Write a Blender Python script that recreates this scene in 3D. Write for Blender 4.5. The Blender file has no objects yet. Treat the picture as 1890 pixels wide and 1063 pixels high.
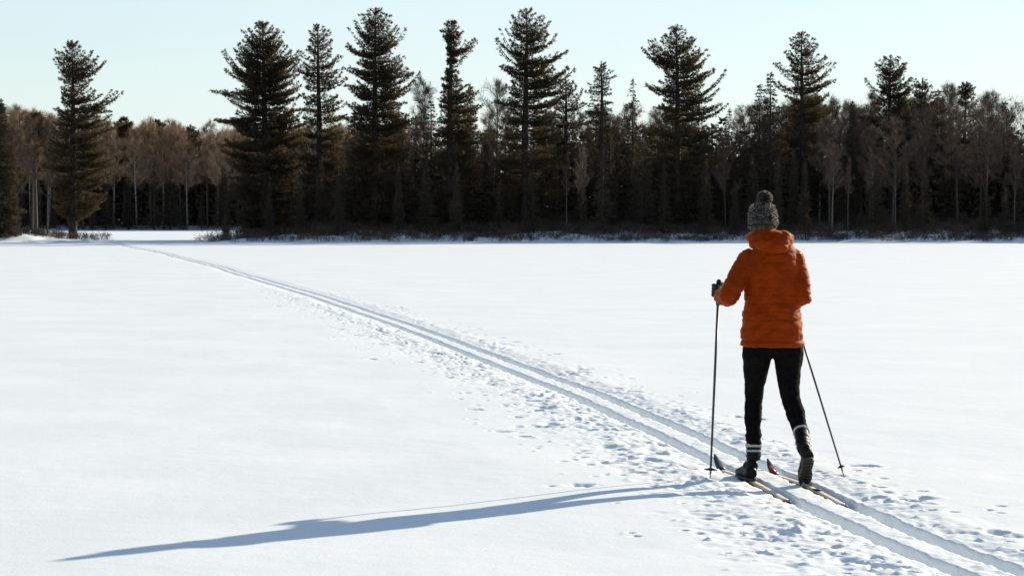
import bpy, math, random
import numpy as np
from mathutils import Vector, Matrix

# ------------------------------------------------------------------ camera, world, sun, exposure
SC = bpy.context.scene
COL = SC.collection
F, CX, HY, CH = 4200.0, 945.0, 408.0, 1.60          # focal length in photo px, centre x, horizon y, eye height
SUN_EL, SUN_AZ = math.radians(19.3), math.radians(46.7)   # azimuth from +Y towards +X

cam_d = bpy.data.cameras.new('camera'); cam = bpy.data.objects.new('camera', cam_d); COL.objects.link(cam)
cam_d.sensor_width = 36.0; cam_d.lens = 36.0 * F / 1890.0
cam_d.clip_start = 0.1; cam_d.clip_end = 9000
PITCH = math.atan((531.5 - HY) / F)
cam.location = (0, 0, CH); cam.rotation_euler = (math.pi / 2 - PITCH, 0, 0)
SC.camera = cam

W = bpy.data.worlds.new('World'); SC.world = W; W.use_nodes = True
nt = W.node_tree; nt.nodes.clear()
wo = nt.nodes.new('ShaderNodeOutputWorld'); bg = nt.nodes.new('ShaderNodeBackground')
sky = nt.nodes.new('ShaderNodeTexSky'); sky.sky_type = 'NISHITA'; sky.sun_disc = False
sky.sun_elevation = SUN_EL; sky.sun_rotation = SUN_AZ
sky.air_density = 1.0; sky.dust_density = 0.4; sky.ozone_density = 3.0
# thin high veil of cloud, the same all round the sky
tc = nt.nodes.new('ShaderNodeTexCoord'); mp = nt.nodes.new('ShaderNodeMapping'); mp.inputs['Scale'].default_value = (1.6, 1.6, 7.0)
nz = nt.nodes.new('ShaderNodeTexNoise'); nz.inputs['Scale'].default_value = 2.2; nz.inputs['Detail'].default_value = 7; nz.inputs['Roughness'].default_value = 0.55
rp = nt.nodes.new('ShaderNodeMapRange'); rp.inputs['From Min'].default_value = 0.35; rp.inputs['From Max'].default_value = 0.70
rp.inputs['To Min'].default_value = 0.58; rp.inputs['To Max'].default_value = 1.0
mx = nt.nodes.new('ShaderNodeMix'); mx.data_type = 'RGBA'
mx.inputs[7].default_value = (5.5, 6.25, 6.35, 1)
nt.links.new(tc.outputs['Generated'], mp.inputs['Vector']); nt.links.new(mp.outputs[0], nz.inputs['Vector'])
nt.links.new(nz.outputs[0], rp.inputs['Value']); 
# the haze of the air: thick towards the horizon, thin overhead, the same in every direction
sx = nt.nodes.new('ShaderNodeSeparateXYZ'); nt.links.new(tc.outputs['Generated'], sx.inputs[0])
hz = nt.nodes.new('ShaderNodeMapRange'); hz.interpolation_type = 'SMOOTHSTEP'
hz.inputs['From Min'].default_value = 0.0; hz.inputs['From Max'].default_value = 0.42; hz.inputs['To Min'].default_value = 0.88; hz.inputs['To Max'].default_value = 0.10
nt.links.new(sx.outputs['Z'], hz.inputs['Value'])
ml = nt.nodes.new('ShaderNodeMath'); ml.operation = 'MULTIPLY'
nt.links.new(rp.outputs[0], ml.inputs[0]); nt.links.new(hz.outputs[0], ml.inputs[1]); nt.links.new(ml.outputs[0], mx.inputs[0])
nt.links.new(sky.outputs[0], mx.inputs[6]); nt.links.new(mx.outputs[2], bg.inputs['Color'])
bg.inputs['Strength'].default_value = 0.102
nt.links.new(bg.outputs[0], wo.inputs['Surface'])

sd = bpy.data.lights.new('sun', 'SUN'); sd.energy = 4.6; sd.angle = math.radians(0.53); sd.color = (1.0, 0.91, 0.74)
so = bpy.data.objects.new('sun', sd); COL.objects.link(so)
sdir = Vector((math.sin(SUN_AZ) * math.cos(SUN_EL), math.cos(SUN_AZ) * math.cos(SUN_EL), math.sin(SUN_EL)))
so.rotation_euler = sdir.to_track_quat('Z', 'Y').to_euler(); so.location = (60, 40, 40)

SC.view_settings.view_transform = 'Standard'; SC.view_settings.look = 'None'
SC.view_settings.gamma = 1; SC.view_settings.use_curve_mapping = False
SC.view_settings.exposure = 0.56

random.seed(7); RNG = np.random.default_rng(7)

# ------------------------------------------------------------------ helpers
def P(x, y, Y):
    """world point at photo pixel (x, y) and distance Y"""
    k = Y / F
    return np.array([(x - CX) * k, Y, CH - (y - HY) * k])
def G(x, y):
    Y = CH * F / (y - HY); return P(x, y, Y)

def tag(o, label=None, cat=None, group=None, kind=None):
    if label: o['label'] = label
    if cat: o['category'] = cat
    if group: o['group'] = group
    if kind: o['kind'] = kind
    return o

def hashn(ix, iy, iz, seed):
    h = (ix.astype(np.int64) * 374761393 + iy.astype(np.int64) * 668265263 + iz.astype(np.int64) * 2147483647 + seed * 1442695041) & 0xffffffff
    h = ((h ^ (h >> 13)) * 1274126177) & 0xffffffff
    h = (h ^ (h >> 16)) & 0xffffffff
    return h / 4294967295.0
def vnoise(x, y, z=None, seed=0):
    if z is None: z = np.zeros_like(x)
    ix, iy, iz = np.floor(x), np.floor(y), np.floor(z)
    fx, fy, fz = x - ix, y - iy, z - iz
    ux, uy, uz = [f * f * f * (f * (f * 6 - 15) + 10) for f in (fx, fy, fz)]
    r = 0
    for a in (0, 1):
        for b in (0, 1):
            for c in (0, 1):
                w = (ux if a else 1 - ux) * (uy if b else 1 - uy) * (uz if c else 1 - uz)
                r = r + w * hashn(ix + a, iy + b, iz + c, seed)
    return r * 2 - 1
def fbm(x, y, z=None, oct=4, seed=0, gain=0.5):
    s = 0; a = 1; t = 0
    for o in range(oct):
        s = s + a * vnoise(x * 2**o + 13.7 * o, y * 2**o + 7.1 * o, None if z is None else z * 2**o, seed + o); t += a; a *= gain
    return s / t
def sstep(a, b, x):
    t = np.clip((x - a) / (b - a), 0, 1); return t * t * (3 - 2 * t)

class MB:
    def __init__(s): s.v = []; s.f3 = []; s.f4 = []; s.n = 0
    def add(s, v, f3=None, f4=None):
        v = np.asarray(v, float).reshape(-1, 3)
        if f3 is not None and len(f3): s.f3.append(np.asarray(f3, np.int64).reshape(-1, 3) + s.n)
        if f4 is not None and len(f4): s.f4.append(np.asarray(f4, np.int64).reshape(-1, 4) + s.n)
        s.v.append(v); s.n += len(v); return s
    def tube(s, pts, rad, n=6, cap=True, ry=None, up=None):
        """pts (k,3), rad (k) or scalar; ry: second radius; elliptical section with first axis nearest +X"""
        pts = np.asarray(pts, float); k = len(pts)
        rad = np.broadcast_to(np.asarray(rad, float), (k,)); r2 = rad if ry is None else np.broadcast_to(np.asarray(ry, float), (k,))
        tan = np.gradient(pts, axis=0); tan /= np.linalg.norm(tan, axis=1)[:, None] + 1e-12
        ref = np.array([1.0, 0, 0]) if up is None else np.asarray(up, float)
        if up is None and abs(tan[0] @ ref) > 0.9: ref = np.array([0, 0, 1.0])
        a = ref[None] - (tan @ ref)[:, None] * tan; a /= np.linalg.norm(a, axis=1)[:, None] + 1e-12
        b = np.cross(tan, a)
        th = np.arange(n) * 2 * np.pi / n
        v = pts[:, None] + (a[:, None] * np.cos(th)[None, :, None]) * rad[:, None, None] + (b[:, None] * np.sin(th)[None, :, None]) * r2[:, None, None]
        i = np.arange(k - 1)[:, None] * n; j = np.arange(n)[None]; jn = (j + 1) % n
        f4 = np.stack([i + j, i + jn, i + n + jn, i + n + j], -1).reshape(-1, 4)
        v = v.reshape(-1, 3); f3 = []
        if cap:
            v = np.vstack([v, pts[0], pts[-1]]); c0, c1 = k * n, k * n + 1
            f3 = [(c0, (q + 1) % n, q) for q in range(n)] + [(c1, (k - 1) * n + q, (k - 1) * n + (q + 1) % n) for q in range(n)]
        return s.add(v, f3, f4)
    def ellipsoid(s, c, r, nu=16, nv=10, rot=None):
        th = np.linspace(0, np.pi, nv + 1)[1:-1]; ph = np.arange(nu) * 2 * np.pi / nu
        v = [[0, 0, 1]] + [[math.sin(t) * math.cos(p), math.sin(t) * math.sin(p), math.cos(t)] for t in th for p in ph] + [[0, 0, -1]]
        v = np.array(v) * np.asarray(r)[None]
        if rot is not None: v = v @ np.asarray(rot).T
        v += np.asarray(c)[None]
        m = len(th); f3 = []; f4 = []
        for q in range(nu):
            qn = (q + 1) % nu
            f3.append((0, 1 + q, 1 + qn)); f3.append((1 + m * nu, 1 + (m - 1) * nu + qn, 1 + (m - 1) * nu + q))
            for t in range(m - 1): f4.append((1 + t * nu + q, 1 + (t + 1) * nu + q, 1 + (t + 1) * nu + qn, 1 + t * nu + qn))
        return s.add(v, f3, f4)
    def blades(s, pos, d, nb, length, width, spread, rng, lj=0.35):
        """nb thin needle-brush triangles at each pos, pointing about d"""
        N = len(pos)
        if not N: return s
        pos = np.repeat(pos, nb, 0); d = np.repeat(d, nb, 0)
        d = d + rng.normal(0, spread, d.shape); d /= np.linalg.norm(d, axis=1)[:, None] + 1e-9
        sd_ = np.cross(d, rng.normal(0, 1, d.shape)); sd_ /= np.linalg.norm(sd_, axis=1)[:, None] + 1e-9
        L = length * (1 + rng.uniform(-lj, lj, len(pos)))[:, None]
        pos = pos + rng.normal(0, 0.15 * length, pos.shape)
        w = width * 0.5
        v = np.stack([pos - sd_ * w * .6, pos + d * L * .45 + sd_ * w, pos + d * L, pos + d * L * .45 - sd_ * w], 1).reshape(-1, 3)
        f = np.arange(len(pos))[:, None] * 4 + np.array([[0, 1, 2, 3]])
        return s.add(v, None, f)
    def data(s, name):
        V = np.vstack(s.v).astype(np.float32)
        f3 = np.vstack(s.f3) if s.f3 else np.zeros((0, 3), np.int64); f4 = np.vstack(s.f4) if s.f4 else np.zeros((0, 4), np.int64)
        me = bpy.data.meshes.new(name)
        me.vertices.add(len(V)); me.vertices.foreach_set('co', V.ravel())
        nl = len(f3) * 3 + len(f4) * 4
        me.loops.add(nl); me.loops.foreach_set('vertex_index', np.concatenate([f3.ravel(), f4.ravel()]).astype(np.int32))
        me.polygons.add(len(f3) + len(f4))
        st = np.concatenate([np.arange(len(f3)) * 3, len(f3) * 3 + np.arange(len(f4)) * 4]).astype(np.int32)
        me.polygons.foreach_set('loop_start', st)
        me.update(calc_edges=True); me.validate()
        return me
    def build(s, name, mat, parent=None, smooth=False):
        me = s.data(name); me.materials.append(mat)
        if smooth: me.shade_smooth()
        o = bpy.data.objects.new(name, me); COL.objects.link(o)
        if parent: o.parent = parent
        return o

def link_mesh(name, me, parent=None):
    o = bpy.data.objects.new(name, me); COL.objects.link(o)
    if parent: o.parent = parent
    return o
def empty(name, loc):
    o = bpy.data.objects.new(name, None); COL.objects.link(o); o.location = tuple(loc); o.empty_display_size = 0.3; return o
def copy_tree(o, parent=None):
    c = o.copy(); COL.objects.link(c)
    if parent: c.parent = parent
    for ch in o.children: copy_tree(ch, c)
    return c

def remesh(name, mb, voxel, mat, parent=None, smooth=3, disp=None, origin=(0, 0, 0)):
    """weld overlapping closed shapes into ONE continuous surface, then let disp(co, no) shift it"""
    me = mb.data(name); t = bpy.data.objects.new('tmp', me); COL.objects.link(t)
    m = t.modifiers.new('r', 'REMESH'); m.mode = 'VOXEL'; m.voxel_size = voxel
    if smooth:
        s_ = t.modifiers.new('s', 'SMOOTH'); s_.iterations = smooth; s_.factor = 0.5
    dg = bpy.context.evaluated_depsgraph_get(); dg.update()
    out = bpy.data.meshes.new_from_object(t.evaluated_get(dg)); out.name = name
    bpy.data.objects.remove(t); bpy.data.meshes.remove(me)
    n = len(out.vertices); co = np.empty(n * 3, np.float32); no = np.empty(n * 3, np.float32)
    out.vertices.foreach_get('co', co); out.vertex_normals.foreach_get('vector', no)
    co = co.reshape(-1, 3).astype(float); no = no.reshape(-1, 3).astype(float)
    if disp is not None: co = co + no * disp(co, no)[:, None]
    co = co - np.asarray(origin)
    out.vertices.foreach_set('co', co.astype(np.float32).ravel()); out.update()
    out.materials.clear(); out.materials.append(mat); out.shade_smooth()
    return link_mesh(name, out, parent)

# ------------------------------------------------------------------ materials
def base_mat(name, rough=0.8, spec=0.3):
    m = bpy.data.materials.new(name); m.use_nodes = True
    b = m.node_tree.nodes['Principled BSDF']; b.inputs['Roughness'].default_value = rough; b.inputs['Specular IOR Level'].default_value = spec
    return m, m.node_tree, b
def noise_mat(name, c1, c2, scale=8, rough=0.8, spec=0.3, detail=5, lo=0.35, hi=0.65, bump=0, bscale=None, mapscale=None, objvar=0.0, bdist=0.01):
    m, t, b = base_mat(name, rough, spec); N = t.nodes; L = t.links
    tc = N.new('ShaderNodeTexCoord'); src = tc.outputs['Object']
    if mapscale:
        mp = N.new('ShaderNodeMapping'); mp.inputs['Scale'].default_value = mapscale; L.new(src, mp.inputs['Vector']); src = mp.outputs[0]
    n = N.new('ShaderNodeTexNoise'); n.inputs['Scale'].default_value = scale; n.inputs['Detail'].default_value = detail; L.new(src, n.inputs['Vector'])
    r = N.new('ShaderNodeValToRGB'); r.color_ramp.elements[0].position = lo; r.color_ramp.elements[1].position = hi
    r.color_ramp.elements[0].color = (*c1, 1); r.color_ramp.elements[1].color = (*c2, 1); L.new(n.outputs[0], r.inputs[0])
    out = r.outputs[0]
    if objvar:
        oi = N.new('ShaderNodeObjectInfo'); h = N.new('ShaderNodeHueSaturation'); mr = N.new('ShaderNodeMapRange')
        mr.inputs['To Min'].default_value = 1 - objvar; mr.inputs['To Max'].default_value = 1 + objvar
        L.new(oi.outputs['Random'], mr.inputs['Value']); L.new(mr.outputs[0], h.inputs['Value']); L.new(out, h.inputs['Color']); out = h.outputs[0]
    L.new(out, b.inputs['Base Color'])
    if bump:
        n2 = N.new('ShaderNodeTexNoise'); n2.inputs['Scale'].default_value = bscale or scale * 4; n2.inputs['Detail'].default_value = 4
        L.new(src, n2.inputs['Vector'])
        bp = N.new('ShaderNodeBump'); bp.inputs['Strength'].default_value = bump; bp.inputs['Distance'].default_value = bdist
        L.new(n2.outputs[0], bp.inputs['Height']); L.new(bp.outputs[0], b.inputs['Normal'])
    return m
def leaf_mat(name, c1, c2, trans=(0.2, 0.13, 0.05), tw=0.3, objvar=0.2, scale=1.2):
    m = noise_mat(name, c1, c2, scale=scale, rough=0.75, spec=0.15, objvar=objvar)
    t = m.node_tree; b = t.nodes['Principled BSDF']; o = t.nodes['Material Output']
    tr = t.nodes.new('ShaderNodeBsdfTranslucent'); tr.inputs[0].default_value = (*trans, 1)
    ms = t.nodes.new('ShaderNodeMixShader'); ms.inputs[0].default_value = tw
    t.links.new(b.outputs[0], ms.inputs[1]); t.links.new(tr.outputs[0], ms.inputs[2]); t.links.new(ms.outputs[0], o.inputs['Surface'])
    return m

M = {}
m, t, b = base_mat('snow', 0.75, 0.25); M['snow'] = m
tcn = t.nodes.new('ShaderNodeTexCoord')
n1 = t.nodes.new('ShaderNodeTexNoise'); n1.inputs['Scale'].default_value = 0.6; n1.inputs['Detail'].default_value = 6
r1 = t.nodes.new('ShaderNodeValToRGB'); r1.color_ramp.elements[0].position = .3; r1.color_ramp.elements[1].position = .7
r1.color_ramp.elements[0].color = (0.86, 0.87, 0.85, 1); r1.color_ramp.elements[1].color = (0.92, 0.92, 0.89, 1)
n2 = t.nodes.new('ShaderNodeTexNoise'); n2.inputs['Scale'].default_value = 55; n2.inputs['Detail'].default_value = 4
n3 = t.nodes.new('ShaderNodeTexNoise'); n3.inputs['Scale'].default_value = 5; n3.inputs['Detail'].default_value = 3
ad = t.nodes.new('ShaderNodeMath'); ad.operation = 'MULTIPLY_ADD'; ad.inputs[1].default_value = 3.0
bp = t.nodes.new('ShaderNodeBump'); bp.inputs['Strength'].default_value = 0.35; bp.inputs['Distance'].default_value = 0.004
for n_ in (n1, n2, n3): t.links.new(tcn.outputs['Object'], n_.inputs['Vector'])
t.links.new(n1.outputs[0], r1.inputs[0]); t.links.new(r1.outputs[0], b.inputs['Base Color'])
t.links.new(n3.outputs[0], ad.inputs[0]); t.links.new(n2.outputs[0], ad.inputs[2]); t.links.new(ad.outputs[0], bp.inputs['Height']); t.links.new(bp.outputs[0], b.inputs['Normal'])

M['pine_needles'] = leaf_mat('pine_needles', (0.030, 0.025, 0.014), (0.075, 0.056, 0.030), trans=(0.17, 0.115, 0.055), tw=0.28)
M['spruce_needles'] = leaf_mat('spruce_needles', (0.048, 0.038, 0.027), (0.105, 0.080, 0.052), trans=(0.10, 0.07, 0.035), tw=0.2)
M['ragged_needles'] = leaf_mat('ragged_needles', (0.035, 0.028, 0.018), (0.06, 0.045, 0.028), trans=(0.09, 0.055, 0.03), tw=0.2)
M['pine_bark'] = noise_mat('pine_bark', (0.020, 0.015, 0.011), (0.055, 0.040, 0.028), scale=4, bump=0.6, mapscale=(3, 3, 0.6), objvar=0.15, bdist=0.03)
M['grey_bark'] = noise_mat('grey_bark', (0.05, 0.038, 0.03), (0.12, 0.09, 0.07), scale=3, bump=0.4, mapscale=(3, 3, 0.8), objvar=0.3, bdist=0.02)
M['birch_bark'] = noise_mat('birch_bark', (0.06, 0.048, 0.04), (0.26, 0.22, 0.18), scale=3, lo=0.38, hi=0.5, mapscale=(1, 1, 3), objvar=0.25)
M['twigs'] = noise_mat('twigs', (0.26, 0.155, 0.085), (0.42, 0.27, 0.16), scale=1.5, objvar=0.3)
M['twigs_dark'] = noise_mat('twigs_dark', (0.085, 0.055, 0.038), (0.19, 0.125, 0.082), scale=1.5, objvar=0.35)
M['brush'] = noise_mat('brush', (0.04, 0.027, 0.019), (0.11, 0.075, 0.05), scale=0.4)

M['jacket'] = noise_mat('jacket_shell', (0.19, 0.0215, 0.0012), (0.26, 0.031, 0.0018), scale=14, rough=0.6, spec=0.04, bump=0.5, bscale=60, bdist=0.003)
_b = M['jacket'].node_tree.nodes['Principled BSDF']; _b.inputs['Sheen Weight'].default_value = 0.6; _b.inputs['Sheen Roughness'].default_value = 0.35; _b.inputs['Sheen Tint'].default_value = (1.0, 0.38, 0.10, 1)
M['trousers'] = noise_mat('trouser_cloth', (0.0035, 0.003, 0.003), (0.008, 0.0065, 0.006), scale=30, rough=0.9, spec=0.05, bump=0.3, bscale=70)
M['glove'] = noise_mat('glove_knit', (0.006, 0.006, 0.007), (0.018, 0.017, 0.018), scale=80, rough=0.8)
M['boot'] = noise_mat('boot_leather', (0.003, 0.003, 0.0035), (0.009, 0.0085, 0.0085), scale=30, rough=0.5, spec=0.15, bump=0.2, bscale=90)
M['sole'] = noise_mat('boot_rubber', (0.035, 0.025, 0.018), (0.085, 0.06, 0.04), scale=40, rough=0.6)
M['lace'] = noise_mat('boot_lace', (0.25, 0.25, 0.26), (0.5, 0.5, 0.52), scale=120, rough=0.7)
M['sock'] = noise_mat('sock_wool', (0.30, 0.29, 0.28), (0.50, 0.49, 0.47), scale=90, rough=0.9)
M['skin'] = noise_mat('skin', (0.48, 0.27, 0.18), (0.55, 0.32, 0.22), scale=20, rough=0.5)
M['hair'] = noise_mat('hair', (0.03, 0.018, 0.01), (0.07, 0.04, 0.022), scale=60, rough=0.5, mapscale=(3, 3, 0.4))
M['eye'] = noise_mat('eye', (0.02, 0.02, 0.02), (0.7, 0.7, 0.7), scale=20, rough=0.1)
M['carbon'] = noise_mat('pole_shaft', (0.018, 0.018, 0.024), (0.04, 0.038, 0.045), scale=20, rough=0.35, spec=0.5)
M['grip'] = noise_mat('pole_grip', (0.008, 0.008, 0.009), (0.02, 0.02, 0.022), scale=60, rough=0.8)
M['steel'] = noise_mat('steel', (0.25, 0.25, 0.26), (0.4, 0.4, 0.41), scale=50, rough=0.3)
M['ski_top'] = noise_mat('ski_wood', (0.58, 0.44, 0.29), (0.74, 0.60, 0.44), scale=10, rough=0.4, spec=0.5, mapscale=(8, 1, 8))
M['ski_side'] = noise_mat('ski_sidewall', (0.03, 0.018, 0.010), (0.07, 0.04, 0.02), scale=30, rough=0.5)
M['ski_black'] = noise_mat('ski_tip_black', (0.008, 0.007, 0.007), (0.02, 0.018, 0.018), scale=30, rough=0.4)
M['ski_red'] = noise_mat('ski_red', (0.30, 0.015, 0.012), (0.40, 0.02, 0.016), scale=30, rough=0.4)
# marled grey and black knit
m, t, b = base_mat('hat_knit', 0.95, 0.05); M['hat'] = m
tcn = t.nodes.new('ShaderNodeTexCoord'); mpn = t.nodes.new('ShaderNodeMapping'); mpn.inputs['Scale'].default_value = (40, 40, 62)
vo = t.nodes.new('ShaderNodeTexVoronoi'); vo.inputs['Scale'].default_value = 1.0
wv = t.nodes.new('ShaderNodeTexWave'); wv.bands_direction = 'Z'; wv.inputs['Scale'].default_value = 7; wv.inputs['Distortion'].default_value = 9; wv.inputs['Detail'].default_value = 4; wv.inputs['Detail Scale'].default_value = 14
mm = t.nodes.new('ShaderNodeMath'); mm.operation = 'MULTIPLY_ADD'; mm.inputs[1].default_value = 0.55
rr = t.nodes.new('ShaderNodeValToRGB'); rr.color_ramp.elements[0].position = .38; rr.color_ramp.elements[1].position = .85
rr.color_ramp.elements[0].color = (0.014, 0.012, 0.012, 1); rr.color_ramp.elements[1].color = (0.085, 0.075, 0.068, 1)
t.links.new(tcn.outputs['Object'], mpn.inputs[0]); t.links.new(mpn.outputs[0], vo.inputs['Vector']); t.links.new(tcn.outputs['Object'], wv.inputs['Vector'])
t.links.new(vo.outputs['Color'], mm.inputs[0]); 
mw = t.nodes.new('ShaderNodeMath'); mw.operation = 'MULTIPLY'; mw.inputs[1].default_value = 0.5
t.links.new(wv.outputs[0], mw.inputs[0]); t.links.new(mw.outputs[0], mm.inputs[2]); t.links.new(mm.outputs[0], rr.inputs[0]); t.links.new(rr.outputs[0], b.inputs['Base Color'])
bpn = t.nodes.new('ShaderNodeBump'); bpn.inputs['Strength'].default_value = 0.8; bpn.inputs['Distance'].default_value = 0.004
t.links.new(vo.outputs['Distance'], bpn.inputs['Height']); t.links.new(bpn.outputs[0], b.inputs['Normal'])
M['fuzz'] = leaf_mat('wool_fuzz', (0.08, 0.07, 0.06), (0.20, 0.18, 0.16), trans=(0.60, 0.55, 0.48), tw=0.5, objvar=0, scale=200)
M['pompom'] = leaf_mat('pompom_wool', (0.015, 0.008, 0.006), (0.06, 0.04, 0.03), trans=(0.20, 0.14, 0.10), tw=0.3, objvar=0, scale=120)

# ------------------------------------------------------------------ the snow: one sheet, ski track pressed into it
TR = np.array([(10.39, 2.219), (12.02, 1.906), (15.63, 1.444), (19.15, .944), (20.5, .766), (32, -1.105), (41, -2.75), (51.7, -4.75),
               (63, -7.04), (71.5, -8.6), (78, -10.0), (86, -11.7), (105.8, -15.7), (130.5, -21.2), (149, -25.4), (200, -36.0)])
def trackx(Y):
    """smooth centre line of the track"""
    Yc = np.clip(Y, -5, 200)
    yy = np.concatenate([[-5.0], TR[:, 0]]); xx = np.concatenate([[TR[0, 1] + 0.19 * 15.39], TR[:, 1]])
    base = np.zeros_like(Yc, dtype=float)
    for k, w in ((-1.5, .1), (-.75, .2), (0, .4), (.75, .2), (1.5, .1)):
        base += w * np.interp(Yc + k * (0.4 + 0.06 * np.clip(Yc, 0, 200)), yy, xx)
    wob = np.where(Yc > 55, 1, 0) * sstep(55, 75, Yc) * (0.08 * np.sin(Yc * .17) + 0.03 * np.sin(Yc * .4 + 1))
    return base + wob

def land(X, Y):
    """height of the wooded shores above the frozen lake"""
    n = 2.0 * fbm(X * .07, Y * .07, seed=5, oct=3) + 0.8 * fbm(X * .5, Y * .5, seed=9, oct=2)
    d1 = np.minimum(Y - 167 + n, (X + 24.5 + n * .6))                                  # main wooded shore
    d1 = np.minimum(d1, 196 + np.maximum(X + 24, 0) * 0.92 - Y + 40 * sstep(30, 60, X) + 300 * sstep(60, 90, X))
    d2 = np.minimum(np.minimum(Y - 169 + n, 192 - Y + n), -31.5 - X + n * .6)           # left headland
    d3 = np.minimum(Y - 386 + n, 500.0)                                                 # far shore of the bay
    d = np.maximum(np.maximum(d1, d2), d3)
    return 0.60 * sstep(0, 11, d) + 0.02 * np.clip(d - 4, 0, 60) + sstep(-1, 2, d) * 0.22 * (fbm(X * .9, Y * .9, seed=11, oct=3))

def groove(t, Y, c, w, depth, seed):
    e = 0.013 * vnoise(Y * 5, np.full_like(Y, c * 10), seed=seed) + 0.009 * vnoise(Y * 15, np.full_like(Y, c * 5), seed=seed + 3)
    e = e * (1 - sstep(30, 55, Y))
    a = np.abs(t - c + e)
    return -depth * (1 - sstep(w * .5 - .012, w * .5 + .014 + 0 * a, a))

def snow_height(X, Y, t):
    h = 0.018 * fbm(X * .25, Y * .25, seed=21, oct=3) + 0.008 * fbm(X * 1.1, Y * .8, seed=31, oct=3)
    near = 1 - sstep(150, 175, Y)
    fade = near
    g = groove(t, Y, -0.142, 0.104, 0.074, 41) + groove(t, Y, 0.142, 0.104, 0.076, 47)
    g *= (1 + 0.15 * vnoise(Y * .5, t * 0, seed=77))
    # softened, slightly sunken lane with low berms
    lane = -0.012 * (1 - sstep(.25, .5, np.abs(t))) + (1 - sstep(35, 70, Y)) * 0.006 * np.exp(-((np.abs(t) - .42) / .16)**2)
    # churned crumbs: broad on the left, narrow on the right
    wl = sstep(-1.30 - .3 * vnoise(Y * .7, t * 0, seed=90), -.45, t)**1.3 * (1 - sstep(-.30, -.215, t))
    wr = (1 - sstep(.38, .95 + .3 * vnoise(Y * .9, t * 0, seed=91), t)) * sstep(.215, .27, t)
    patch = 0.48 + 0.52 * sstep(-.25, .35, vnoise(X * 1.5, Y * .9, seed=92))
    wl = wl * (1 - sstep(12.8, 13.4, Y) * (1 - sstep(15.2, 16, Y)) * sstep(-.42, -.32, t))
    m = (0.80 * wl + 0.26 * wr) * patch * fade * (1 - sstep(18, 75, Y))
    c1 = fbm(X * 14, Y * 11, seed=51, oct=3, gain=.6)
    c2 = np.maximum(fbm(X * 15, Y * 12, seed=61, oct=2) - .12, 0)
    c3 = -np.maximum(-fbm(X * 7, Y * 7, seed=71, oct=3) - .16, 0)
    h = h + (g + lane) * fade + m * (0.019 * c1 + 0.012 * c2 + 0.11 * c3) + 0.008 * c1 * fade * (1 - sstep(.3, .5, np.abs(t))) * (1 - sstep(20, 50, Y))
    return h

def make_ground():
    ys = [-400, -200, -100, -50, -25, -12, -5, -2, 0, 2, 4, 5.5, 7]; y = 7.0
    while y < 9.9: y += .03; ys.append(y)
    while y < 175: y += max(.014, .014 * (y / 10)**1.55); ys.append(y)
    while y < 215: y += .8; ys.append(y)
    while y < 440: y += 3; ys.append(y)
    ys += [470, 520, 600, 800, 1200, 2000, 3500]
    ys = np.array(ys, float)
    ts = list(np.arange(-1.7, 1.3001, .0125))
    a = -1.7; st = .03; left = []
    while a > -60: a -= st; left.append(a); st *= 1.09; st = min(st, 1.2)
    a = 1.3; st = .03; right = []
    while a < 130: a += st; right.append(a); st *= 1.09; st = min(st, 1.2)
    for k in (15, 40, 100, 300, 900, 2000): left.append(-60 - k); right.append(130 + k)
    ts = np.array(sorted(left) + ts + right)
    T, YY = np.meshgrid(ts, ys); XX = trackx(YY) + T
    Z = snow_height(XX, YY, T) + land(XX, YY)
    far = sstep(60, 200, np.abs(T)) + sstep(500, 800, YY) + (1 - sstep(-40, 0, YY)); Z *= 1 - np.clip(far * 0, 0, 1)
    # pole plants: small pits with a crumbled rim
    rg = np.random.default_rng(3)
    def stamp(px, py, r, d, rim):
        i0, i1 = np.searchsorted(ys, (py - 3 * r, py + 3 * r))
        tt = px - trackx(np.array([py]))[0]
        j0, j1 = np.searchsorted(ts, (tt - 3 * r - .1, tt + 3 * r + .1))
        if i1 <= i0 or j1 <= j0: return
        x = XX[i0:i1, j0:j1] - px; y = YY[i0:i1, j0:j1] - py
        q = np.sqrt(x * x + y * y) / r * (1 + .35 * vnoise(x * 26 + px * 7, y * 26 + py * 7, seed=5))
        Z[i0:i1, j0:j1] += -d * np.exp(-np.abs(q)**(3 if d > 0 else 2)) + rim * np.exp(-((q - 1.35) / .4)**2)
    for k in range(1000):
        Yk = 7 + 45 * rg.random()**1.4; s = rg.choice([-1, 1], p=[.68, .32])
        tk = s * (.36 + abs(rg.normal(0, .42 if s < 0 else .26)))
        if tk > 1.1 or tk < -1.65: continue
        big = rg.random() < .2
        stamp(trackx(np.array([Yk]))[0] + tk, Yk, rg.uniform(.045, .075) if big else rg.uniform(.018, .04), rg.uniform(.015, .038) * (1 if big else .55), rg.uniform(.0, .006))
    for k in range(1300):      # loose crumbs of snow
        Yk = 7 + 38 * rg.random()**1.4; s = rg.choice([-1, 1], p=[.68, .32])
        tk = s * (.25 + abs(rg.normal(0, .40 if s < 0 else .25)))
        if tk > 1.2 or tk < -1.6 or (12.8 < Yk < 15.8 and tk > -.45): continue
        stamp(trackx(np.array([Yk]))[0] + tk, Yk, rg.uniform(.012, .028), -rg.uniform(.006, .013), 0)
    ny, nx = Z.shape
    V = np.stack([XX, YY, Z], -1).reshape(-1, 3)
    i = (np.arange(ny - 1) * nx)[:, None] + np.arange(nx - 1)[None]
    f = np.stack([i, i + 1, i + nx + 1, i + nx], -1).reshape(-1, 4)
    o = MB().add(V, None, f).build('snow_ground', M['snow'], None, smooth=True)
    tag(o, kind='structure'); return o
make_ground()
def gz(X, Y): return float(land(np.array([float(X)]), np.array([float(Y)]))[0])

# ------------------------------------------------------------------ trees
def norm(v): return v / (np.linalg.norm(v, axis=-1, keepdims=True) + 1e-9)

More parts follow.
